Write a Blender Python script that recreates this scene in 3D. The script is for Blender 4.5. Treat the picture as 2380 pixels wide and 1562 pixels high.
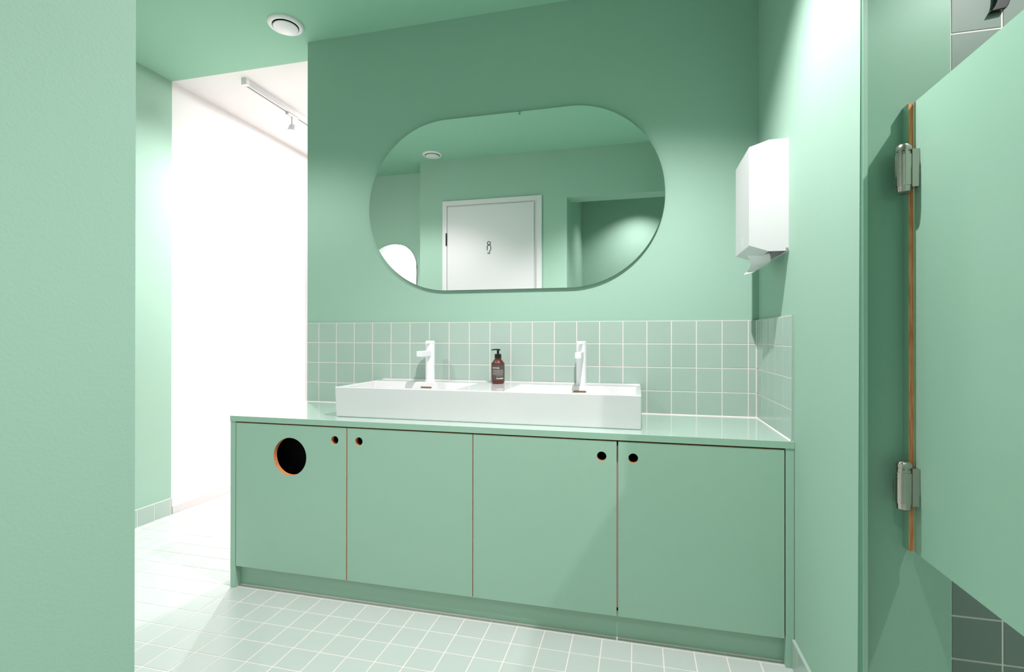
import bpy, bmesh, math, random
from mathutils import Vector, Matrix
random.seed(4)
for o in list(bpy.data.objects): bpy.data.objects.remove(o)
SC = bpy.context.scene
COL = SC.collection

# ------------------------------------------------------------------ camera
yaw, pitch, roll = 0.244824, 0.002072, -0.000883
Rz = Matrix.Rotation(yaw, 3, 'Z'); Rx = Matrix.Rotation(pitch, 3, 'X'); Ry = Matrix.Rotation(roll, 3, 'Y')
R = Rz @ Rx @ Ry
cam_d = bpy.data.cameras.new('camera')
cam = bpy.data.objects.new('camera', cam_d); COL.objects.link(cam)
cam_d.sensor_fit = 'HORIZONTAL'; cam_d.sensor_width = 36.0
cam_d.lens = 36.0 * 1169.87 / 2380.0
cam_d.clip_start = 0.02; cam_d.clip_end = 50
M = Matrix((R.col[0], R.col[2], -R.col[1])).transposed().to_4x4()
M.translation = Vector((-0.47835, -2.23760, 1.04149))
cam.matrix_world = M
SC.camera = cam

# ------------------------------------------------------------------ world, exposure
wd = bpy.data.worlds.new('world'); SC.world = wd; wd.use_nodes = True
wd.node_tree.nodes['Background'].inputs[0].default_value = (1, 1, 1, 1)
wd.node_tree.nodes['Background'].inputs[1].default_value = 0.0
SC.view_settings.view_transform = 'Standard'
SC.view_settings.look = 'None'
SC.view_settings.exposure = -0.60
SC.view_settings.gamma = 1.0
SC.view_settings.use_curve_mapping = False

# ------------------------------------------------------------------ lights
def spot(name, loc, target, power, size, blend, radius=0.012, color=(1, 0.905, 0.945)):
    if 'corridor' in name: color = (1, 0.965, 0.98)
    l = bpy.data.lights.new(name, 'SPOT')
    l.energy = power; l.spot_size = math.radians(size); l.spot_blend = blend
    l.shadow_soft_size = radius; l.color = color
    o = bpy.data.objects.new(name, l); COL.objects.link(o)
    o.location = loc
    d = Vector(target) - Vector(loc)
    o.rotation_euler = d.to_track_quat('-Z', 'Y').to_euler()
    return o
spot('downlight_vanity_right', (-0.50, -0.97, 2.535), (-0.50, -0.97, 0), 240, 120, 0.62)
spot('downlight_vanity_left', (-2.20, -0.93, 2.535), (-2.20, -0.93, 0), 82, 120, 0.45)
spot('downlight_cubicle', (0.67, -1.62, 2.49), (0.67, -1.62, 0), 115, 118, 0.3)
spot('downlight_lobby', (-0.48, -2.60, 2.49), (-0.48, -2.62, 0), 88, 114, 0.9)
spot('track_lamp_light', (-2.70, 0.63, 2.36), (-2.15, -0.45, 0.0), 185, 150, 0.8, 0.02)
spot('corridor_fill', (-1.9, 2.2, 2.52), (-2.6, 1.2, 0.0), 520, 165, 1.0, 0.05)  # added fill lamp, unseen, lifts the corridor by bounce
spot('corridor_wall_fill', (-2.3, 1.2, 2.50), (-3.14, 0.65, 1.2), 70, 140, 1.0, 0.05)  # added unseen lamp that brightens the white corridor wall

# ------------------------------------------------------------------ materials
def srgb(r, g, b):
    f = lambda c: (c / 255 / 12.92) if c / 255 <= 0.04045 else ((c / 255 + 0.055) / 1.055) ** 2.4
    return (f(r), f(g), f(b), 1)
def mat(name, col, rough=0.5, metal=0.0, spec=0.5, noise=0.0, nscale=6.0, bump=0.0, bscale=200.0,
        island=0.0, trans=0.0, emit=None, coat=0.0, ior=1.45):
    m = bpy.data.materials.new(name); m.use_nodes = True
    nt = m.node_tree; b = nt.nodes['Principled BSDF']
    b.inputs['Base Color'].default_value = col
    b.inputs['Roughness'].default_value = rough
    b.inputs['Metallic'].default_value = metal
    b.inputs['Specular IOR Level'].default_value = spec
    b.inputs['Transmission Weight'].default_value = trans
    b.inputs['Coat Weight'].default_value = coat
    b.inputs['IOR'].default_value = ior
    if emit: b.inputs['Emission Color'].default_value = emit[0]; b.inputs['Emission Strength'].default_value = emit[1]
    last = None
    if noise or island:
        hs = nt.nodes.new('ShaderNodeHueSaturation'); hs.inputs['Color'].default_value = col
        nt.links.new(hs.outputs[0], b.inputs['Base Color'])
        src = None
        if noise:
            tc = nt.nodes.new('ShaderNodeTexCoord'); n = nt.nodes.new('ShaderNodeTexNoise')
            n.inputs['Scale'].default_value = nscale; n.inputs['Detail'].default_value = 5
            nt.links.new(tc.outputs['Object'], n.inputs['Vector'])
            mr = nt.nodes.new('ShaderNodeMapRange')
            mr.inputs['To Min'].default_value = 1 - noise; mr.inputs['To Max'].default_value = 1 + noise
            nt.links.new(n.outputs['Fac'], mr.inputs['Value']); src = mr.outputs[0]
        if island:
            g = nt.nodes.new('ShaderNodeNewGeometry'); mr2 = nt.nodes.new('ShaderNodeMapRange')
            mr2.inputs['To Min'].default_value = 1 - island; mr2.inputs['To Max'].default_value = 1 + island
            nt.links.new(g.outputs['Random Per Island'], mr2.inputs['Value'])
            if src:
                mu = nt.nodes.new('ShaderNodeMath'); mu.operation = 'MULTIPLY'
                nt.links.new(src, mu.inputs[0]); nt.links.new(mr2.outputs[0], mu.inputs[1]); src = mu.outputs[0]
            else: src = mr2.outputs[0]
        nt.links.new(src, hs.inputs['Value'])
    if bump:
        tc = nt.nodes.new('ShaderNodeTexCoord'); n = nt.nodes.new('ShaderNodeTexNoise')
        n.inputs['Scale'].default_value = bscale; n.inputs['Detail'].default_value = 4
        nt.links.new(tc.outputs['Object'], n.inputs['Vector'])
        bp = nt.nodes.new('ShaderNodeBump'); bp.inputs['Strength'].default_value = bump; bp.inputs['Distance'].default_value = 0.002
        nt.links.new(n.outputs['Fac'], bp.inputs['Height']); nt.links.new(bp.outputs[0], b.inputs['Normal'])
    return m
def ply_mat():
    m = bpy.data.materials.new('plywood_edge'); m.use_nodes = True
    nt = m.node_tree; b = nt.nodes['Principled BSDF']; b.inputs['Roughness'].default_value = 0.55
    tc = nt.nodes.new('ShaderNodeTexCoord'); n = nt.nodes.new('ShaderNodeTexNoise')
    mp = nt.nodes.new('ShaderNodeMapping'); mp.inputs['Scale'].default_value = (500, 500, 20)
    nt.links.new(tc.outputs['Object'], mp.inputs[0]); nt.links.new(mp.outputs[0], n.inputs['Vector'])
    n.inputs['Scale'].default_value = 1.0
    r = nt.nodes.new('ShaderNodeValToRGB')
    r.color_ramp.elements[0].position = 0.35; r.color_ramp.elements[0].color = srgb(208, 118, 62)
    r.color_ramp.elements[1].position = 0.65; r.color_ramp.elements[1].color = srgb(240, 165, 110)
    nt.links.new(n.outputs['Fac'], r.inputs[0]); nt.links.new(r.outputs[0], b.inputs['Base Color'])
    return m
PAINT = mat('green_paint', srgb(158, 193, 174), 0.75, spec=0.3, noise=0.015, nscale=3, bump=0.08, bscale=300)
CEILP = mat('green_ceiling_paint', srgb(156, 203, 178), 0.85, spec=0.2, noise=0.01, nscale=2, bump=0.2, bscale=260)
LAM = mat('green_laminate', srgb(160, 196, 176), 0.42, spec=0.45, noise=0.01, nscale=4)
LAMG = mat('green_gloss_laminate', srgb(141, 180, 159), 0.26, spec=0.5, noise=0.01, nscale=4)
TOPM = mat('lit_green_laminate', srgb(184, 209, 196), 0.30, spec=0.6, noise=0.01, coat=1.0)  # cabinet laminate lightened, the light on the worktop put into its colour
TILE = mat('wall_tile_glaze', srgb(170, 191, 180), 0.22, spec=0.5, noise=0.012, nscale=14, island=0.02)
FTILE = mat('floor_tile_glaze', srgb(191, 202, 196), 0.28, spec=0.5, noise=0.01, nscale=8, island=0.02)
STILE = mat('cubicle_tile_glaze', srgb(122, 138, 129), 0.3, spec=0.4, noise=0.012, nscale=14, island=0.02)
GROUT = mat('white_grout', srgb(233, 226, 221), 0.9, spec=0.2, bump=0.3, bscale=500)
WHITEP = mat('white_paint', srgb(238, 237, 236), 0.8, spec=0.3, bump=0.15, bscale=240)
WHITEG = mat('white_lacquer', srgb(212, 213, 213), 0.35, spec=0.5)
DOORW = mat('white_door_lacquer', srgb(216, 217, 217), 0.4)
CERAM = mat('white_ceramic', srgb(226, 226, 226), 0.08, spec=0.6, coat=0.3)
TAPW = mat('matt_white_coating', srgb(240, 241, 243), 0.3, spec=0.5)
PLASTW = mat('white_plastic', srgb(232, 233, 232), 0.35)
PAPER = mat('tissue_paper', srgb(238, 240, 239), 0.95, spec=0.1, bump=0.4, bscale=120)
WOOD = ply_mat()
PALEW = mat('lit_divider_edge', srgb(240, 205, 190), 0.6)  # divider wood made paler, a sliver of lamp light put into its colour
GAPM = mat('green_gap_shade', srgb(92, 140, 114), 0.7)  # shade inside the wall-end gap, put into a darker green
DARK = mat('interior_shade', srgb(26, 29, 29), 0.8, spec=0.2)  # near-black, shade inside the cabinet and gaps put into the colour
BLACK = mat('black_plastic', srgb(18, 22, 22), 0.28, spec=0.5)
BLACKM = mat('black_print', srgb(14, 14, 15), 0.6, spec=0.2)
STEEL = mat('brushed_steel', srgb(200, 186, 182), 0.2, metal=1.0, bump=0.1, bscale=300)
CHROME = mat('chrome', srgb(225, 224, 224), 0.08, metal=1.0)
BRASS = mat('brown_brass', srgb(150, 104, 74), 0.4, metal=0.6)
MIRROR = mat('mirror_silver', (0.93, 0.955, 0.94, 1), 0.0, metal=1.0)
GLEDGE = mat('mirror_glass_edge', srgb(46, 92, 72), 0.15, spec=0.5)
AMBER = mat('amber_glass', srgb(104, 36, 10), 0.05, spec=0.7, trans=0.35, ior=1.45)
LABELM = mat('grey_brown_label', srgb(84, 79, 77), 0.7, spec=0.2)
PRINT = mat('white_print', srgb(238, 236, 232), 0.7, spec=0.2)
PRINT2 = mat('pale_print', srgb(160, 148, 143), 0.7, spec=0.2)
TERR = mat('pink_terrazzo', srgb(214, 200, 194), 0.5, spec=0.4, noise=0.12, nscale=60)
LAMPE = mat('lamp_glow', (1, 1, 1, 1), 0.4, emit=((1, 0.99, 0.97, 1), 60))

# ------------------------------------------------------------------ helpers
def link(o, parent=None):
    COL.objects.link(o)
    if parent is not None:
        o.parent = parent
        o.matrix_parent_inverse = Matrix.Identity(4)
    return o
def tag(o, label, cat, group=None):
    o['label'] = label; o['category'] = cat
    if group: o['group'] = group
    return o
def empty(name, loc, label=None, cat=None, group=None, structure=False):
    e = bpy.data.objects.new(name, None); e.empty_display_size = 0.05
    COL.objects.link(e); e.location = loc
    if label: tag(e, label, cat, group)
    if structure: e['kind'] = 'structure'
    return e
def mk(name, bm, mats, parent=None, smooth=False, bevel=0.0, seg=2, angle=30, structure=False):
    """bm is in world space; when parented (parents are unrotated) shift to the parent's frame"""
    off = Vector((0, 0, 0)); p = parent
    while p is not None: off += p.location; p = p.parent
    if off.length: bmesh.ops.translate(bm, verts=bm.verts, vec=-off)
    bmesh.ops.recalc_face_normals(bm, faces=bm.faces)
    me = bpy.data.meshes.new(name); bm.to_mesh(me); bm.free()
    if not isinstance(mats, (list, tuple)): mats = [mats]
    for m in mats: me.materials.append(m)
    o = bpy.data.objects.new(name, me); link(o, parent)
    if smooth:
        for f in me.polygons: f.use_smooth = True
    if bevel:
        b = o.modifiers.new('bevel', 'BEVEL'); b.width = bevel; b.segments = seg
        b.limit_method = 'ANGLE'; b.angle_limit = math.radians(angle); b.harden_normals = True
        for f in me.polygons: f.use_smooth = True
    elif smooth:
        try: me.set_sharp_from_angle(angle=math.radians(38))
        except Exception: pass
    if structure: o['kind'] = 'structure'
    return o
def box(bm, x0, x1, y0, y1, z0, z1, mi=0):
    v = [bm.verts.new(p) for p in [(x0,y0,z0),(x1,y0,z0),(x1,y1,z0),(x0,y1,z0),(x0,y0,z1),(x1,y0,z1),(x1,y1,z1),(x0,y1,z1)]]
    fs = []
    for q in [(0,3,2,1),(4,5,6,7),(0,1,5,4),(1,2,6,5),(2,3,7,6),(3,0,4,7)]:
        f = bm.faces.new([v[i] for i in q]); f.material_index = mi; fs.append(f)
    return fs
def boxo(name, x0, x1, y0, y1, z0, z1, m, parent=None, bevel=0.0, structure=False, seg=2):
    bm = bmesh.new(); box(bm, x0, x1, y0, y1, z0, z1)
    return mk(name, bm, m, parent, bevel=bevel, structure=structure, seg=seg)
def prism(bm, pts, axis, a0, a1, mi=0):
    """pts 2D polygon; axis 'z': (x,y); 'y': (x,z); 'x': (y,z)"""
    def P(p, a):
        return {'z': (p[0], p[1], a), 'y': (p[0], a, p[1]), 'x': (a, p[0], p[1])}[axis]
    A = [bm.verts.new(P(p, a0)) for p in pts]; B = [bm.verts.new(P(p, a1)) for p in pts]
    fs = [bm.faces.new(A[::-1]), bm.faces.new(B)]
    n = len(pts)
    for i in range(n): fs.append(bm.faces.new([A[i], A[(i+1) % n], B[(i+1) % n], B[i]]))
    for f in fs: f.material_index = mi
    return fs
def lathe(bm, prof, c, n=40, mi=0, axis='z'):
    rings = []
    for r, h in prof:
        ring = []
        for i in range(n):
            a = 2 * math.pi * i / n
            x, y = max(r, 1e-5) * math.cos(a), max(r, 1e-5) * math.sin(a)
            p = {'z': (c[0]+x, c[1]+y, c[2]+h), 'y': (c[0]+x, c[1]+h, c[2]+y), 'x': (c[0]+h, c[1]+x, c[2]+y)}[axis]
            ring.append(bm.verts.new(p))
        rings.append(ring)
    for a, b in zip(rings, rings[1:]):
        for i in range(n):
            f = bm.faces.new([a[i], a[(i+1) % n], b[(i+1) % n], b[i]]); f.material_index = mi
    for r in (rings[0], rings[-1]):
        f = bm.faces.new(r); f.material_index = mi
def tube(bm, pts, r, n=10, mi=0, caps=True, plane=None):
    rings = []; pts = [Vector(p) for p in pts]
    for i, p in enumerate(pts):
        d = (pts[min(i+1, len(pts)-1)] - pts[max(i-1, 0)]).normalized()
        u = d.cross(Vector((0, 0, 1)) if abs(d.z) < 0.9 else Vector((0, 1, 0))).normalized(); w = d.cross(u)
        if plane is not None: u = Vector(plane); w = d.cross(u).normalized()
        rr = r[i] if isinstance(r, (list, tuple)) else r
        rings.append([bm.verts.new(p + rr * (u * math.cos(2*math.pi*k/n) + w * math.sin(2*math.pi*k/n))) for k in range(n)])
    for a, b in zip(rings, rings[1:]):
        for k in range(n):
            f = bm.faces.new([a[k], a[(k+1) % n], b[(k+1) % n], b[k]]); f.material_index = mi
    if caps:
        bm.faces.new(rings[0]); bm.faces.new(rings[-1])
def tiles(name, O, U, V, us, vs, th=0.009, g=0.0042, recess=0.0012, mats=(None, None), parent=None, kind='structure', cham=0.0007, sides=True):
    """tiled slab: O origin on the substrate, U, V directions; N = U x V points to the viewer"""
    O, U, V = Vector(O), Vector(U), Vector(V); N = U.cross(V).normalized()
    bm = bmesh.new()
    def P(u, v, h): return O + U*u + V*v + N*h
    # grout bed
    a = [bm.verts.new(P(u, v, h)) for h in (0.0, th - recess) for u, v in
         ((us[0], vs[0]), (us[-1], vs[0]), (us[-1], vs[-1]), (us[0], vs[-1]))]
    for n_, q in enumerate([(3,2,1,0),(4,5,6,7),(0,1,5,4),(1,2,6,5),(2,3,7,6),(3,0,4,7)]):
        bm.faces.new([a[i] for i in q]).material_index = 1 if n_ < 2 else 0
    h0 = th - recess - 0.0003
    for i in range(len(us)-1):
        for j in range(len(vs)-1):
            u0, u1, v0, v1 = us[i]+g/2, us[i+1]-g/2, vs[j]+g/2, vs[j+1]-g/2
            if i == len(us)-2: u1 = us[-1] - 0.0012
            if u1-u0 < 0.004 or v1-v0 < 0.004: continue
            c = cham
            lo = [bm.verts.new(P(u, v, h0)) for u, v in ((u0,v0),(u1,v0),(u1,v1),(u0,v1))]
            mi_ = [bm.verts.new(P(u, v, th-c)) for u, v in ((u0,v0),(u1,v0),(u1,v1),(u0,v1))]
            hi = [bm.verts.new(P(u, v, th)) for u, v in ((u0+c,v0+c),(u1-c,v0+c),(u1-c,v1-c),(u0+c,v1-c))]
            bm.faces.new(hi)
            for k in range(4):
                l = (k+1) % 4
                bm.faces.new([lo[k], lo[l], mi_[l], mi_[k]]); bm.faces.new([mi_[k], mi_[l], hi[l], hi[k]])
    me = bpy.data.meshes.new(name); bm.normal_update(); bm.to_mesh(me); bm.free()
    me.materials.append(mats[0]); me.materials.append(mats[1])
    o = bpy.data.objects.new(name, me); link(o, parent)
    if kind: o['kind'] = kind
    return o
def fr(a, b, step, start):
    """cut positions from a to b on the lattice start + k*step"""
    k0 = math.ceil((a - start) / step - 1e-6); r = [a]
    k = k0
    while start + k*step < b - 1e-4:
        if start + k*step > a + 1e-4: r.append(start + k*step)
        k += 1
    r.append(b); return r
def circle_pts(cx, cz, r, n=48): return [(cx + r*math.cos(2*math.pi*i/n), cz + r*math.sin(2*math.pi*i/n)) for i in range(n)]
def panel_with_holes(bm, x0, x1, z0, z1, y0, y1, holes):
    """laminated board in the xz plane, faces material 0, edges and hole rims material 1"""
    from mathutils.geometry import tessellate_polygon
    loops = [[(x0, z0), (x1, z0), (x1, z1), (x0, z1)]] + [circle_pts(*h) for h in holes]
    tri = tessellate_polygon([[Vector((p[0], p[1], 0)) for p in l] for l in loops])
    flat = [p for l in loops for p in l]
    A = [bm.verts.new((p[0], y0, p[1])) for p in flat]; B = [bm.verts.new((p[0], y1, p[1])) for p in flat]
    for t in tri:
        bm.faces.new([A[i] for i in t]).material_index = 0
        bm.faces.new([B[i] for i in t][::-1]).material_index = 0
    k = 0
    for l in loops:
        n = len(l)
        for i in range(n):
            bm.faces.new([A[k+i], A[k+(i+1) % n], B[k+(i+1) % n], B[k+i]]).material_index = 1
        k += n

CZ = 2.545      # ceiling
YO = -1.79      # wall opposite the vanity
XL = -3.14      # far left wall
XJ = -1.028     # jamb of the passage the camera stands in
XR = 1.30
YB = -2.95
LZ = 2.50       # lobby ceiling

# ------------------------------------------------------------------ structure
boxo('wall_back', -2.114, 0.0, 0.0, 0.15, 0, CZ, [PAINT], structure=True)
bm = bmesh.new(); prism(bm, [(0.15, 0), (-0.950, 0), (-0.9795, CZ), (0.15, CZ)], 'x', 0.0, 0.0095)
mk('wall_right', bm, PAINT, structure=True)
boxo('gap_shade_strip', 0.0020, 0.0093, -0.9800, -0.9480, 0, CZ, GAPM, structure=True)  # dark strip standing for the shaded gap at the wall end
boxo('trim_5', 0.0006, 0.0095, -0.9815, -0.9800, 0, CZ, LAM, structure=True)
bm = bmesh.new(); prism(bm, [(0.0105, 0.15), (0.0105, -0.95), (0.1793, -0.95), (0.1793, 0.15)], 'z', 0, CZ)
mk('wall_cubicle', bm, LAMG, structure=True)
boxo('wall_cubicle_back', 0.1793, XR, -0.841, 0.15, 0, CZ, PAINT, structure=True)
boxo('wall_left', XL-0.15, XL, -2.10, 0.15, 0, CZ, PAINT, structure=True)
boxo('wall_corridor_left', XL-0.15, XL, 0.15, 3.6, 0, CZ, WHITEP, structure=True)
boxo('wall_corridor_end', XL-0.15, 0.6, 3.6, 3.75, 0, CZ, WHITEP, structure=True)
boxo('wall_corridor_back', -2.11, 0.6, 0.15, 0.16, 0, CZ, WHITEP, structure=True)
boxo('wall_corridor_right', 0.45, 0.6, 0.16, 3.6, 0, CZ, WHITEP, structure=True)
# opposite wall with the recess on its left and the passage opening on its right
boxo('wall_front_recess', XL-0.15, -2.293, -2.20, YO-0.264, 0, CZ, PAINT, structure=True)
bm = bmesh.new(); prism(bm, [(-2.293, YO), (XJ, YO), (XJ, YB), (-1.2, YB), (-1.2, YO-0.41), (-2.293, YO-0.41)], 'z', 0, CZ)
mk('wall_front', bm, PAINT, structure=True)
bm = bmesh.new(); prism(bm, [(YO, 2.158), (YO, CZ), (YO-0.165, CZ), (YO-0.165, 2.158)], 'x', XJ, XR)
mk('wall_front_lintel', bm, PAINT, structure=True)
boxo('wall_lobby_rear', -1.2, XR, YB-0.15, YB, 0, CZ, PAINT, structure=True)
boxo('wall_lobby_right', XR, XR+0.15, YB-0.15, 0.15, 0, CZ, PAINT, structure=True)
boxo('ceiling', XL-0.15, XR, YO-0.41, 0.15, CZ, CZ+0.1, CEILP, structure=True)
boxo('ceiling_lobby', XJ, XR, YB, YO-0.165, LZ, LZ+0.1, CEILP, structure=True)
boxo('ceiling_corridor', XL-0.15, 0.6, 0.15, 3.75, CZ, CZ+0.1, WHITEP, structure=True)

# floor : 10 cm tiles
fx = -1.9976; fy = -0.4757
boxo('floor_slab', XL-0.15, XR+0.15, YB-0.15, 3.75, -0.12, -0.009, GROUT, structure=True)
tiles('floor', (0, 0, -0.009), (1, 0, 0), (0, 1, 0), fr(XL, XR, 0.1, fx), fr(YB, 0.19, 0.1, fy), mats=(FTILE, GROUT), g=0.0042)
boxo('floor_corridor', XL, 0.45, 0.19, 3.6, -0.009, 0.0, TERR, structure=True)

# backsplash tiles (trim) : 4 rows of 10 cm
z0 = 0.7136
vs = [0, 0.1, 0.2, 0.3, 0.398]
tiles('trim_1', (0, 0, z0), (1, 0, 0), (0, 0, 1), [-2.109] + [-(0.1406 + k*0.1) for k in range(19, -1, -1)] + [-0.0406, -0.0085], vs, mats=(TILE, GROUT))
tiles('trim_2', (0, 0, z0), (0, -1, 0), (0, 0, 1), [0.0085] + [0.097*k for k in range(1, 5)] + [0.482], vs, mats=(TILE, GROUT))
for nm in ('trim_2',):
    o = bpy.data.objects[nm]          # faces -x : U x V = (0,-1,0) x (0,0,1) = (-1,0,0)
bm = bmesh.new(); prism(bm, [(-0.0090, 0.7136), (-0.0125, 0.7136), (-0.0090, 0.7171)], 'x', -2.109, -0.0092)
mk('trim_6', bm, GROUT, structure=True)
bm = bmesh.new(); prism(bm, [(-0.0090, 0.7136), (-0.0125, 0.7136), (-0.0090, 0.7171)], 'y', -0.4820, -0.0092)
mk('trim_7', bm, GROUT, structure=True)
bm = bmesh.new(); prism(bm, [(-0.0090, -0.0090), (-0.0118, -0.0090), (-0.0090, -0.0118)], 'z', 0.7136, 1.111)
mk('trim_8', bm, GROUT, structure=True)
bm = bmesh.new(); prism(bm, [(-0.4552, 0.0), (-0.4585, 0.0), (-0.4552, 0.0030)], 'x', -2.0988, -0.0257)
mk('trim_9', bm, GROUT, structure=True)
# baseboards
tiles('baseboard_right', (0, 0, 0.0), (0, -1, 0), (0, 0, 1), [0.4885, 0.539, 0.639, 0.739, 0.839, 0.939, 0.981], [0.0, 0.093], th=0.008, mats=(TILE, GROUT))
tiles('baseboard_left', (XL, 0, 0.0), (0, 1, 0), (0, 0, 1), fr(-2.05, 0.15, 0.1, 0.0385), [0.0, 0.097], th=0.009, mats=(TILE, GROUT))
boxo('baseboard_corridor', XL, XL+0.012, 0.15, 3.6, 0.0, 0.045, WHITEG, structure=True, bevel=0.002)
# tiled wall seen behind the hinged panel
zz = [0.0, 0.0935, 0.1935, 0.2935, 0.3935]; top = 1.7505; k = 13
zz += [0.3935 + (top-0.3935)*i/k for i in range(1, k+1)]
while zz[-1] + 0.1044 < CZ: zz.append(zz[-1] + 0.1044)
zz.append(CZ)
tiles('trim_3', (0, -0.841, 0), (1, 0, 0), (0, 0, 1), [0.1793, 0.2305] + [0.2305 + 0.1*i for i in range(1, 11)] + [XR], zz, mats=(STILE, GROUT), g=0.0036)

# ------------------------------------------------------------------ vanity cabinet
YF = -0.487
cab = empty('vanity_cabinet', (-1.06, -0.24, 0), 'long mint green laminate cabinet with four doors under the white double basin', 'cabinet')
CT = 0.6905     # underside of worktop
boxo('side_panel', -2.1235, -2.0990, YF, -0.001, 0.0, CT, LAM, cab, bevel=0.0006)
boxo('side_panel', -0.0255, -0.0012, YF, -0.001, 0.0, CT, LAM, cab, bevel=0.0006)
bm = bmesh.new(); box(bm, -2.0990, -0.0255, -0.455, -0.443, 0.0, 0.100)
kp = mk('kick_plate', bm, LAM, cab)
bm = bmesh.new(); box(bm, -2.0985, -0.026, YF+0.020, YF+0.026, 0.6685, CT); mk('top_gap_shade', bm, DARK, cab)  # dark strip standing for shade in the gap under the worktop
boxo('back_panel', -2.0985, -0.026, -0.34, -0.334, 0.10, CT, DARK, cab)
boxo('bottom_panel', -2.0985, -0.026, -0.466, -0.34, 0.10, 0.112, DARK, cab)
for x in (-1.5800, -1.0630, -0.5455):
    boxo('divider', x-0.010, x+0.010, -0.4678, -0.341, 0.112, 0.6683, PALEW if x > -0.6 else WOOD, cab)  # last divider has the light in the door gap painted in
DT, DB = 0.6858, 0.0913
doors = [(-2.0958, -1.5818, [(-1.8372, 0.5590, 0.0760, 96), (-1.6332, 0.6360, 0.0160, 40)], 'door with a large round bin opening'),
         (-1.5782, -1.0644, [(-1.5276, 0.6362, 0.0160, 40)], None),
         (-1.0614, -0.5482, [(-0.5985, 0.6330, 0.0160, 40)], None),
         (-0.5428, -0.0290, [(-0.4930, 0.6322, 0.0160, 40)], None)]
for x0, x1, hs, lb in doors:
    bm = bmesh.new(); panel_with_holes(bm, x0, x1, DB, DT, YF, YF+0.019, hs)
    d = mk('door', bm, [LAM, WOOD], cab)
    if lb: d['label'] = lb

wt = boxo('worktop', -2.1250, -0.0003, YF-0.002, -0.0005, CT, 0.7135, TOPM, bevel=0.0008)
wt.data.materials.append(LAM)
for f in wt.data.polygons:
    if abs(f.normal.z) < 0.5: f.material_index = 1  # sides keep the plain laminate without the painted light
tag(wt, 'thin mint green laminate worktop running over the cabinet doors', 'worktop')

# ------------------------------------------------------------------ double basin
bx0, bx1, by0, by1, bz0, bz1 = -1.6865, -0.4652, -0.4080, -0.0100, 0.7137, 0.8370
bm = bmesh.new()
xs = [bx0, bx0+0.020, -1.168, -0.968, bx1-0.020, bx1]
ys = [by0, by0+0.018, -0.118, by1]
xi = [xs[0], xs[1], xs[2], xs[3], xs[4], xs[5]]
V = {}
for i, x in enumerate(xi):
    for j, y in enumerate(ys): V[i, j] = bm.verts.new((x, y, bz1))
for i in range(5):
    for j in range(3):
        if j == 1 and i in (1, 3): continue
        bm.faces.new([V[i, j], V[i+1, j], V[i+1, j+1], V[i, j+1]])
for i in (1, 3):
    top = [V[i, 1], V[i+1, 1], V[i+1, 2], V[i, 2]]
    cx = (xi[i]+xi[i+1])/2; cy = (ys[1]+ys[2])/2
    lo = []
    for v in top:
        sx = 0.020 if v.co.x < cx else -0.020; sy = 0.012 if v.co.y < cy else -0.020
        lo.append(bm.verts.new((v.co.x+sx, v.co.y+sy, bz1-0.085)))
    for k in range(4): bm.faces.new([top[k], top[(k+1) % 4], lo[(k+1) % 4], lo[k]])
    bm.faces.new(lo)
outer = [V[i, 0] for i in range(6)] + [V[5, j] for j in range(1, 4)] + [V[i, 3] for i in range(4, -1, -1)] + [V[0, j] for j in (2, 1)]
bot = []
for v in outer:
    x = v.co.x + (0.0055 if v.co.x < bx0+0.001 else (-0.001 if v.co.x > bx1-0.001 else 0))
    y = v.co.y + (0.004 if v.co.y < by0+0.001 else 0)
    bot.append(bm.verts.new((x, y, bz0)))
n = len(outer)
for k in range(n): bm.faces.new([outer[k], outer[(k+1) % n], bot[(k+1) % n], bot[k]])
bm.faces.new(bot[::-1])
basin = mk('washbasin', bm, CERAM, bevel=0.0045, seg=3, angle=35)
tag(basin, 'wide white ceramic double washbasin on the green worktop', 'washbasin')
bm = bmesh.new(); box(bm, bx0+0.004, bx1-0.004, -0.014, -0.0105, bz1-0.004, bz1+0.0035)
mk('back_rim', bm, CERAM, basin, bevel=0.001)
for cx in (-1.406, -0.714):
    bm = bmesh.new(); L_, r_ = 0.0235, 0.0030
    pts = [(cx+L_+r_*math.cos(a), 0.8137+r_*math.sin(a)) for a in [(-math.pi/2)+math.pi*i/8 for i in range(9)]] + \
          [(cx-L_+r_*math.cos(a), 0.8137+r_*math.sin(a)) for a in [(math.pi/2)+math.pi*i/8 for i in range(9)]]
    prism(bm, pts, 'y', -0.1256, -0.1215)
    s = mk('overflow_slot', bm, BRASS, basin); s['label'] = 'brown overflow slot'
    bm = bmesh.new(); lathe(bm, [(0.031, 0), (0.031, 0.003), (0.026, 0.005), (0.0, 0.0055)], (cx, -0.25, bz1-0.0852), 32)
    s = mk('drain_cap', bm, CHROME, basin, smooth=True)

# ------------------------------------------------------------------ taps
def make_tap(x, label):
    y = -0.078; z = bz1 + 0.0002
    t = empty('tap', (x, y, z), label, 'tap', 'white taps on the basin')
    bm = bmesh.new(); lathe(bm, [(0.0235, 0), (0.0235, 0.004), (0.0208, 0.006), (0.0208, 0.172), (0.0198, 0.173)], (x, y, z), 48)
    mk('body', bm, TAPW, t, smooth=True)
    bm = bmesh.new(); lathe(bm, [(0.0198, 0.173), (0.0210, 0.1745), (0.0210, 0.1860), (0.0200, 0.1870)], (x, y, z), 48)
    cap = mk('lever_cap', bm, TAPW, t, smooth=True)
    bm = bmesh.new(); box(bm, x-0.0075, x+0.0075, y-0.039, y-0.015, z+0.1735, z+0.1835); mk('lever', bm, TAPW, cap, bevel=0.0015)
    bm = bmesh.new(); box(bm, x-0.0125, x+0.0125, y-0.122, y-0.012, z+0.1170, z+0.1420)
    sp = mk('spout', bm, TAPW, t, bevel=0.0015)
    return t
make_tap(-1.4065, 'matt white tap on the left bowl, left of the soap bottle')
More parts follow.
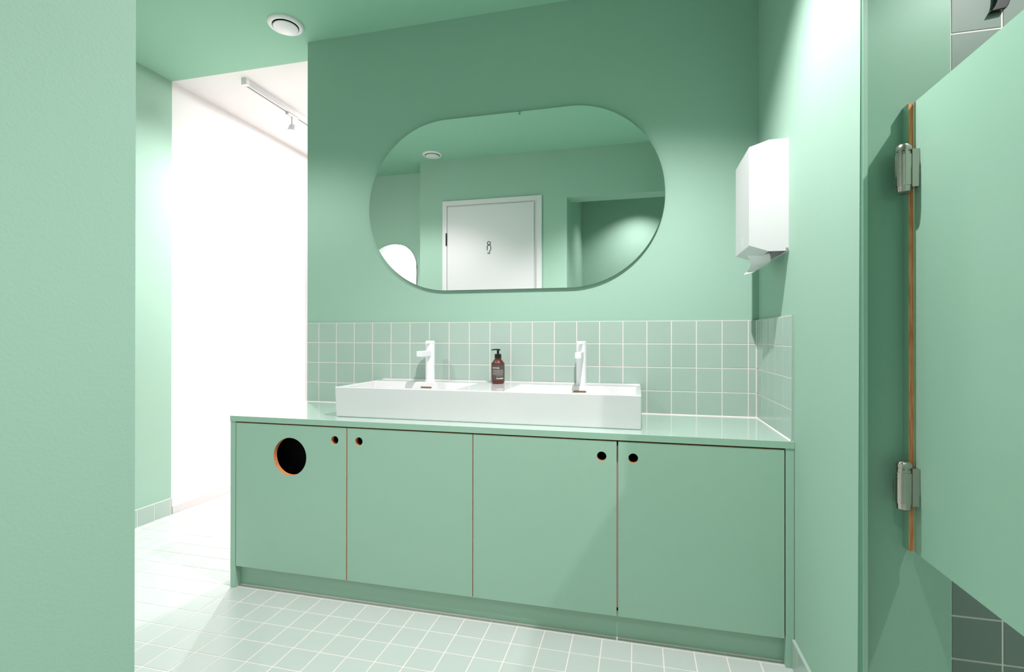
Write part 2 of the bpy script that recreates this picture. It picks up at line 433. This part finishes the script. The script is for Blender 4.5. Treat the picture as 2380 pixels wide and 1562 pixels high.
make_tap(-0.7125, 'matt white tap on the right bowl, right of the soap bottle')

# ------------------------------------------------------------------ soap bottle
BX, BY, BZ = -1.0765, -0.098, bz1 + 0.0003
bot_e = empty('soap_bottle', (BX, BY, BZ), 'amber glass hand soap bottle with black pump and dark grey label', 'soap bottle')
RB = 0.0295
bm = bmesh.new()
lathe(bm, [(0.024, 0.0), (0.0275, 0.002), (RB, 0.007), (RB, 0.0865), (0.0288, 0.0895), (0.0165, 0.1055), (0.0140, 0.1085), (0.0135, 0.115)], (BX, BY, BZ), 48)
mk('body', bm, AMBER, bot_e, smooth=True)
bm = bmesh.new()
lathe(bm, [(0.0150, 0.1105), (0.0152, 0.112), (0.0152, 0.1275), (0.0125, 0.130), (0.0055, 0.1305), (0.0052, 0.146), (0.0075, 0.1465), (0.0075, 0.1505), (0.003, 0.152)], (BX, BY, BZ), 32)
pump = mk('pump', bm, BLACK, bot_e, smooth=True)
bm = bmesh.new()
tube(bm, [(BX+0.012, BY, BZ+0.1470), (BX+0.004, BY, BZ+0.1492), (BX-0.008, BY, BZ+0.1495), (BX-0.020, BY-0.002, BZ+0.1482), (BX-0.0295, BY-0.004, BZ+0.1462)],
     [0.0022, 0.0032, 0.0030, 0.0026, 0.0022], 12)
mk('nozzle', bm, BLACK, pump, smooth=True)
face = math.radians(15.6)
def wrap(x, z, r):
    a = x / r + face
    return (BX + r*math.sin(a), BY - r*math.cos(a), BZ + z)
bm = bmesh.new(); N_ = 28; rr = RB + 0.0004
g = [[bm.verts.new(wrap(-0.034 + 0.068*i/N_, z, rr)) for i in range(N_+1)] for z in (0.0165, 0.0825)]
for i in range(N_): bm.faces.new([g[0][i], g[0][i+1], g[1][i+1], g[1][i]])
lab = mk('label', bm, LABELM, bot_e, smooth=True)
def text_mesh(body, size):
    cu = bpy.data.curves.new('t', 'FONT'); cu.body = body; cu.size = size; cu.resolution_u = 3; cu.offset = size*0.022
    o = bpy.data.objects.new('t', cu); COL.objects.link(o)
    dg = bpy.context.evaluated_depsgraph_get(); me = bpy.data.meshes.new_from_object(o.evaluated_get(dg))
    bpy.data.objects.remove(o); return me
def wrap_text(name, body, size, x, z, m, right=False):
    me = text_mesh(body, size)
    w = max(v.co.x for v in me.vertices)
    x0 = x - w if right else x
    off = Vector((BX, BY, BZ))
    for v in me.vertices: v.co = Vector(wrap(x0+v.co.x, z+v.co.y, RB+0.0008)) - off
    me.materials.append(m); o = bpy.data.objects.new(name, me); link(o, lab)
    o.parent = lab
wrap_text('label_text', 'hand soap', 0.0078, -0.0265, 0.0675, PRINT)
wrap_text('label_text', 'humdakin', 0.0085, 0.0265, 0.0215, PRINT, True)
bm = bmesh.new(); random.seed(8)
def dash(x0, x1, z0, z1):
    n = max(1, int((x1-x0)/0.004)); r = RB+0.0007
    A = [bm.verts.new(wrap(x0+(x1-x0)*i/n, z0, r)) for i in range(n+1)]; B = [bm.verts.new(wrap(x0+(x1-x0)*i/n, z1, r)) for i in range(n+1)]
    for i in range(n): bm.faces.new([A[i], A[i+1], B[i+1], B[i]])
for k in range(8):
    x = -0.0265
    while x < 0.0245:
        w = random.uniform(0.002, 0.006); w = min(w, 0.0265-x); dash(x, x+w, 0.0600-0.0030*k, 0.0616-0.0030*k); x += w+0.0008
x = -0.009
while x < 0.025:
    w = random.uniform(0.002, 0.005); w = min(w, 0.0265-x); dash(x, x+w, 0.0338, 0.0356); x += w+0.0008
mk('small_print', bm, PRINT2, lab)

# ------------------------------------------------------------------ oval mirror
MX0, MX1, MZ0, MZ1 = -1.7570, -0.3665, 1.2610, 2.0665
def stadium(x0, x1, z0, z1, inset=0.0, n=48):
    r = (z1-z0)/2 - inset; cz = (z0+z1)/2; a = x0 + (z1-z0)/2; b = x1 - (z1-z0)/2
    return [(b + r*math.cos(t), cz + r*math.sin(t)) for t in [-math.pi/2+math.pi*i/n for i in range(n+1)]] + \
           [(a + r*math.cos(t), cz + r*math.sin(t)) for t in [math.pi/2+math.pi*i/n for i in range(n+1)]]
bm = bmesh.new()
prism(bm, stadium(MX0, MX1, MZ0, MZ1), 'y', -0.0120, -0.0070, 1)
mir = mk('wall_mirror', bm, [MIRROR, GLEDGE])
for f in mir.data.polygons:
    if abs(f.normal.y) > 0.9 and f.center.y < -0.011: f.material_index = 0
tag(mir, 'large frameless oval mirror on the green wall above the washbasin', 'mirror')
bm = bmesh.new(); box(bm, -1.50, -0.62, -0.0070, -0.0002, 1.50, 1.85); mk('mounting_board', bm, DARK, mir)
bm = bmesh.new(); box(bm, -1.0045, -0.9955, -0.0135, -0.0121, MZ1-0.015, MZ1+0.001); box(bm, -1.0045, -0.9955, -0.0135, -0.0002, MZ1+0.0005, MZ1+0.002)
mk('clip', bm, STEEL, mir)

# ------------------------------------------------------------------ paper towel dispenser
disp = empty('paper_towel_dispenser', (0, -0.31, 1.3242), 'white faceted metal paper towel dispenser on the right green wall', 'towel dispenser')
dy0, dy1 = -0.4283, -0.1945
prof = [(-0.0012, 1.6920), (-0.0600, 1.6915), (-0.1203, 1.6720), (-0.1203, 1.3450), (-0.0600, 1.3240), (-0.0600, 1.3255), (-0.1188, 1.3462), (-0.1188, 1.6708), (-0.0600, 1.6900), (-0.0012, 1.6905)]
bm = bmesh.new(); prism(bm, prof, 'y', dy0+0.0015, dy1-0.0015)
side = [(-0.0012, 1.6920), (-0.0600, 1.6915), (-0.1203, 1.6720), (-0.1203, 1.3450), (-0.0600, 1.3240), (-0.0012, 1.3240)]
prism(bm, side, 'y', dy0, dy0+0.0015); prism(bm, side, 'y', dy1-0.0015, dy1)
mk('cover', bm, WHITEG, disp, bevel=0.0006, seg=1)
bm = bmesh.new(); box(bm, -0.0012, -0.0001, dy0, dy1, 1.3240, 1.6920)
box(bm, -0.0060, -0.0012, dy0+0.0016, dy1-0.0016, 1.3240, 1.3260); mk('back_plate', bm, WHITEG, disp)
bm = bmesh.new(); lathe(bm, [(0.0042, 0.0), (0.0042, -0.0012), (0.0034, -0.0020), (0.002, -0.0014), (0.0, -0.0012)], (-0.0065, dy0, 1.3310), 24, axis='y')
mk('lock', bm, CHROME, disp, smooth=True)
bm = bmesh.new(); box(bm, -0.1206, -0.1203, -0.318, -0.313, 1.362, 1.392); mk('level_window', bm, PLASTW, disp)
# hanging paper sheet
def spl(pts, t):
    f = t*(len(pts)-1); i = min(int(f), len(pts)-2); u = f-i
    p = [Vector(pts[max(0, min(len(pts)-1, k))]) for k in (i-1, i, i+1, i+2)]
    return 0.5*((2*p[1]) + (p[2]-p[0])*u + (2*p[0]-5*p[1]+4*p[2]-p[3])*u*u + (3*p[1]-p[0]-3*p[2]+p[3])*u**3)
farc = [(-0.0962, -0.27, 1.3365), (-0.0861, -0.27, 1.3174), (-0.0833, -0.27, 1.2987), (-0.0933, -0.27, 1.2804), (-0.1076, -0.27, 1.2669)]
nearc = [(-0.0442, -0.37, 1.3285), (-0.0402, -0.37, 1.3054), (-0.0482, -0.37, 1.2926), (-0.0777, -0.37, 1.2745), (-0.0939, -0.37, 1.2633)]
bm = bmesh.new(); nu, nv = 12, 20; grid = []
for j in range(nv+1):
    t = j/nv; a_, b_ = spl(farc, t), spl(nearc, t); row = []
    for i in range(nu+1):
        q = a_.lerp(b_, i/nu); q.x += 0.006*math.sin(math.pi*i/nu)*math.sin(math.pi*t); row.append(bm.verts.new(q))
    grid.append(row)
for j in range(nv):
    for i in range(nu): bm.faces.new([grid[j][i], grid[j][i+1], grid[j+1][i+1], grid[j+1][i]])
pt = mk('paper_towel', bm, PAPER, smooth=True)
m_ = pt.modifiers.new('thick', 'SOLIDIFY'); m_.thickness = 0.0008
tag(pt, 'white folded paper towel hanging out below the dispenser', 'paper towel')

# ------------------------------------------------------------------ ceiling air valves
def valve(x, y, label):
    e = empty('air_valve', (x, y, CZ), label, 'ceiling vent', 'round ceiling air valves')
    bm = bmesh.new()
    lathe(bm, [(0.083, 0.0), (0.083, -0.003), (0.079, -0.0085), (0.070, -0.0120), (0.0625, -0.0115), (0.0590, -0.008), (0.0585, -0.0010)], (x, y, CZ), 64)
    # open ring : remove the caps
    bmesh.ops.delete(bm, geom=[f for f in bm.faces if len(f.verts) > 10], context='FACES')
    ring = mk('ring', bm, PLASTW, e, smooth=True)
    bm = bmesh.new(); lathe(bm, [(0.0583, -0.0003), (0.0583, -0.0012), (0.0, -0.0013)], (x, y, CZ), 48); mk('throat', bm, DARK, e)
    bm = bmesh.new(); lathe(bm, [(0.012, -0.0013), (0.012, -0.0100), (0.051, -0.0120), (0.0565, -0.0145), (0.0550, -0.0175), (0.032, -0.0225), (0.0, -0.0235)], (x, y, CZ), 64)
    mk('disc', bm, PLASTW, e, smooth=True)
valve(-2.1230, -0.1544, 'white round ceiling air valve by the corner of the wall and the white opening')
valve(-2.1200, -1.6464, 'white round ceiling air valve near the white door, seen in the mirror')

# ------------------------------------------------------------------ track rail and spotlight
rail = empty('track_rail', (-2.70, 0.218, 2.5445), 'white ceiling track rail with a dark slot in the white corridor', 'light track')
bm = bmesh.new()
prism(bm, [(-2.717, 2.5445), (-2.717, 2.509), (-2.7035, 2.509), (-2.7035, 2.520), (-2.6965, 2.520), (-2.6965, 2.509), (-2.683, 2.509), (-2.683, 2.5445)], 'y', 0.246, 3.2)
mk('channel', bm, WHITEG, rail)
bm = bmesh.new(); box(bm, -2.7034, -2.6966, 0.246, 3.2, 2.5092, 2.5199); mk('slot_lining', bm, BLACKM, rail)
bm = bmesh.new(); box(bm, -2.7175, -2.6825, 0.218, 0.2458, 2.5085, 2.5445); mk('end_cap', bm, PLASTW, rail, bevel=0.001)
sl = empty('track_spotlight', (-2.70, 0.64, 2.509), 'small white track spotlight glowing under the ceiling rail', 'spotlight')
bm = bmesh.new(); box(bm, -2.712, -2.688, 0.590, 0.690, 2.494, 2.5088); mk('adapter', bm, WHITEG, sl, bevel=0.002)
bm = bmesh.new(); tube(bm, [(-2.70, 0.64, 2.495), (-2.70, 0.64, 2.435), (-2.697, 0.632, 2.425)], 0.006, 12); mk('arm', bm, WHITEG, sl, smooth=True)
hd = Vector((0.30, -0.62, -1.0)).normalized(); hc = Vector((-2.70, 0.650, 2.435))
bm = bmesh.new(); tube(bm, [hc, hc + hd*0.006, hc + hd*0.066, hc+hd*0.070], [0.020, 0.026, 0.030, 0.0300], 32)
mk('head', bm, WHITEG, sl, smooth=True)
bm = bmesh.new(); tube(bm, [hc + hd*0.0702, hc + hd*0.0725], [0.026, 0.026], 32)
mk('lens', bm, LAMPE, sl)

# ------------------------------------------------------------------ doors of the room
def white_door(name, x0, x1, top, face_y):
    d = empty(name, ((x0+x1)/2, face_y, 0), structure=True)
    y0, y1 = face_y, face_y + 0.016
    bm = bmesh.new()
    box(bm, x0, x0+0.040, y0, y1, 0, top); box(bm, x1-0.042, x1, y0, y1, 0, top); box(bm, x0+0.040, x1-0.042, y0, y1, top-0.040, top)
    mk('door_frame', bm, DOORW, d, bevel=0.0012)
    boxo('rebate', x0+0.040, x1-0.042, y0, y0+0.002, 0.0, top-0.040, DOORW, d)
    boxo('door_leaf', x0+0.043, x1-0.064, y0+0.0021, y0+0.014, 0.005, top-0.050, DOORW, d, bevel=0.001)
    return d
d1 = white_door('door_1', -2.083, -1.229, 2.187, YO)
bm = bmesh.new(); lathe(bm, [(0.0055, 0), (0.0055, 0.105)], (-2.046, YO+0.0215, 1.81), 16); mk('hinge', bm, BLACK, d1, smooth=True)
# pictogram of a person on the leaf
yy = YO + 0.0150; pr = 0.0027
def arc(cx, cz, r, a0, a1, n=16): return [(cx+r*math.cos(math.radians(a0+(a1-a0)*i/n)), yy, cz+r*math.sin(math.radians(a0+(a1-a0)*i/n))) for i in range(n+1)]
bm = bmesh.new()
tube(bm, arc(-1.6727, 1.8169, 0.0130, 0, 359, 32), pr, 6, plane=(0, 1, 0))
xa, xb = -1.6869, -1.6566; cxm = (xa+xb)/2; ra = (xb-xa)/2
tube(bm, [(xa, yy, 1.7590)] + arc(cxm, 1.7870, ra, 180, 0) + [(xb, yy, 1.7600), (-1.6659, yy, 1.7590), (-1.6659, yy, 1.7308), (-1.6798, yy, 1.7308), (-1.6798, yy, 1.7440)], pr, 6, plane=(0, 1, 0))
pc = mk('pictogram', bm, BLACKM, d1); pc['label'] = 'black line pictogram of a person'
# unseen white door added to the left wall to whiten the little mirror's reflection
d3 = empty('added_door', (XL, -1.0, 0), structure=True)
bm = bmesh.new()
box(bm, XL, XL+0.016, -1.64, -1.585, 0, 2.15); box(bm, XL, XL+0.016, -0.555, -0.50, 0, 2.15); box(bm, XL, XL+0.016, -1.585, -0.555, 2.095, 2.15)
mk('door_frame', bm, WHITEG, d3, bevel=0.001)
boxo('door_leaf', XL+0.0005, XL+0.010, -1.585, -0.555, 0.006, 2.095, WHITEG, d3, bevel=0.001)
d2 = empty('door_3', (XL, 1.9, 0), structure=True)
bm = bmesh.new()
box(bm, XL, XL+0.014, 1.383, 1.440, 0, 2.21); box(bm, XL, XL+0.014, 2.34, 2.397, 0, 2.21); box(bm, XL, XL+0.014, 1.44, 2.34, 2.153, 2.21)
mk('door_frame', bm, WHITEG, d2, bevel=0.001)
boxo('door_leaf', XL+0.0005, XL+0.006, 1.44, 2.34, 0.006, 2.153, WHITEG, d2)

# pebble shaped mirror on the recessed wall
bm = bmesh.new(); pts = []
cx, cz, n = -2.715, 1.535, 96
for i in range(n):
    a = 2*math.pi*i/n; c, s = math.cos(a), math.sin(a)
    e = 2.25; rx, rz = 0.272, 0.365
    r = (abs(c)**e + abs(s)**e) ** (-1/e)
    pts.append((cx + rx*r*c + 0.05*s, cz + rz*r*s))
prism(bm, pts, 'y', YO-0.264+0.004, YO-0.264+0.010, 1)
pm = mk('pebble_mirror', bm, [MIRROR, BLACK])
for f in pm.data.polygons:
    if f.normal.y > 0.9: f.material_index = 0
tag(pm, 'smaller pebble shaped mirror, bright white, seen inside the oval mirror', 'mirror')

# ------------------------------------------------------------------ cubicle partition
part = empty('cubicle_partition', (0.0935, -1.10, 0.5794), 'hinged mint green board with orange plywood edge beside the tiled wall on the right', 'partition')
PZ0, PZ1 = 0.5805, 1.5475
def board(name, x0, x1, y0, y1, z0, z1):
    bm = bmesh.new(); fs = box(bm, x0, x1, y0, y1, z0, z1)
    for i, f in enumerate(fs): f.material_index = 0 if i in (3, 5) else 1     # +x and -x faces laminate
    return mk(name, bm, [LAMG, WOOD], part)
fs_ = board('fixed_strip', 0.0893, 0.0986, -0.9755, -0.9502, PZ0, PZ1)
fs_['label'] = 'narrow fixed strip with orange edge'
board('door_panel', 0.0990, 0.1070, -1.300, -0.9775, PZ0, PZ1)
board('side_board', 0.0990, 0.1070, -1.900, -1.3025, PZ0, PZ1)
for zt in (1.4560, 0.7790):
    hx, hy = 0.0745, -0.9870
    h = empty('hinge', (0, 0, 0)); h.parent = part; h.location = Vector((hx, hy, zt-0.105)) - part.location
    def hmk(name, bm, m, **k):
        off = Vector((hx, hy, zt-0.105)); bmesh.ops.translate(bm, verts=bm.verts, vec=-off)
        bmesh.ops.recalc_face_normals(bm, faces=bm.faces)
        me = bpy.data.meshes.new(name); bm.to_mesh(me); bm.free(); me.materials.append(m)
        for f in me.polygons: f.use_smooth = True
        try: me.set_sharp_from_angle(angle=math.radians(38))
        except Exception: pass
        o = bpy.data.objects.new(name, me); COL.objects.link(o); o.parent = h
        return o
    bm = bmesh.new()
    lathe(bm, [(0.0105, 0.0), (0.0145, 0.003), (0.0150, 0.015), (0.0163, 0.0155), (0.0163, 0.081), (0.0150, 0.0815), (0.0145, 0.092), (0.0152, 0.0925), (0.0148, 0.099), (0.0110, 0.104), (0.0, 0.1065)],
          (hx, hy, zt-0.1065), 40)
    hmk('barrel', bm, STEEL)
    bm = bmesh.new()
    for a in (200, 245, 290, 335):
        a = math.radians(a)
        lathe(bm, [(0.0022, 0.0), (0.0022, 0.001), (0.0015, 0.0012)], (hx+0.0138*math.cos(a), hy+0.0150*math.sin(a), zt-0.0185), 10)
    hmk('pin_hole', bm, BLACK)
    bm = bmesh.new(); box(bm, 0.0850, 0.0985, -1.0005, -0.9780, zt-0.0950, zt-0.0150)
    hmk('plate', bm, STEEL)

# ------------------------------------------------------------------ black coat hook
bm = bmesh.new()
hp = [(0.3010, 1.7835), (0.3305, 1.7870), (0.3360, 1.7960), (0.3420, 1.8180), (0.3440, 1.8500), (0.3420, 1.8800), (0.3200, 1.8860), (0.3140, 1.8700), (0.3140, 1.8200), (0.3120, 1.8050), (0.3070, 1.7920)]
prism(bm, hp, 'y', -0.8640, -0.8502)
hk = mk('coat_hook', bm, BLACK, bevel=0.002)
tag(hk, 'black flared coat hook on the tiles at the top right', 'hook')
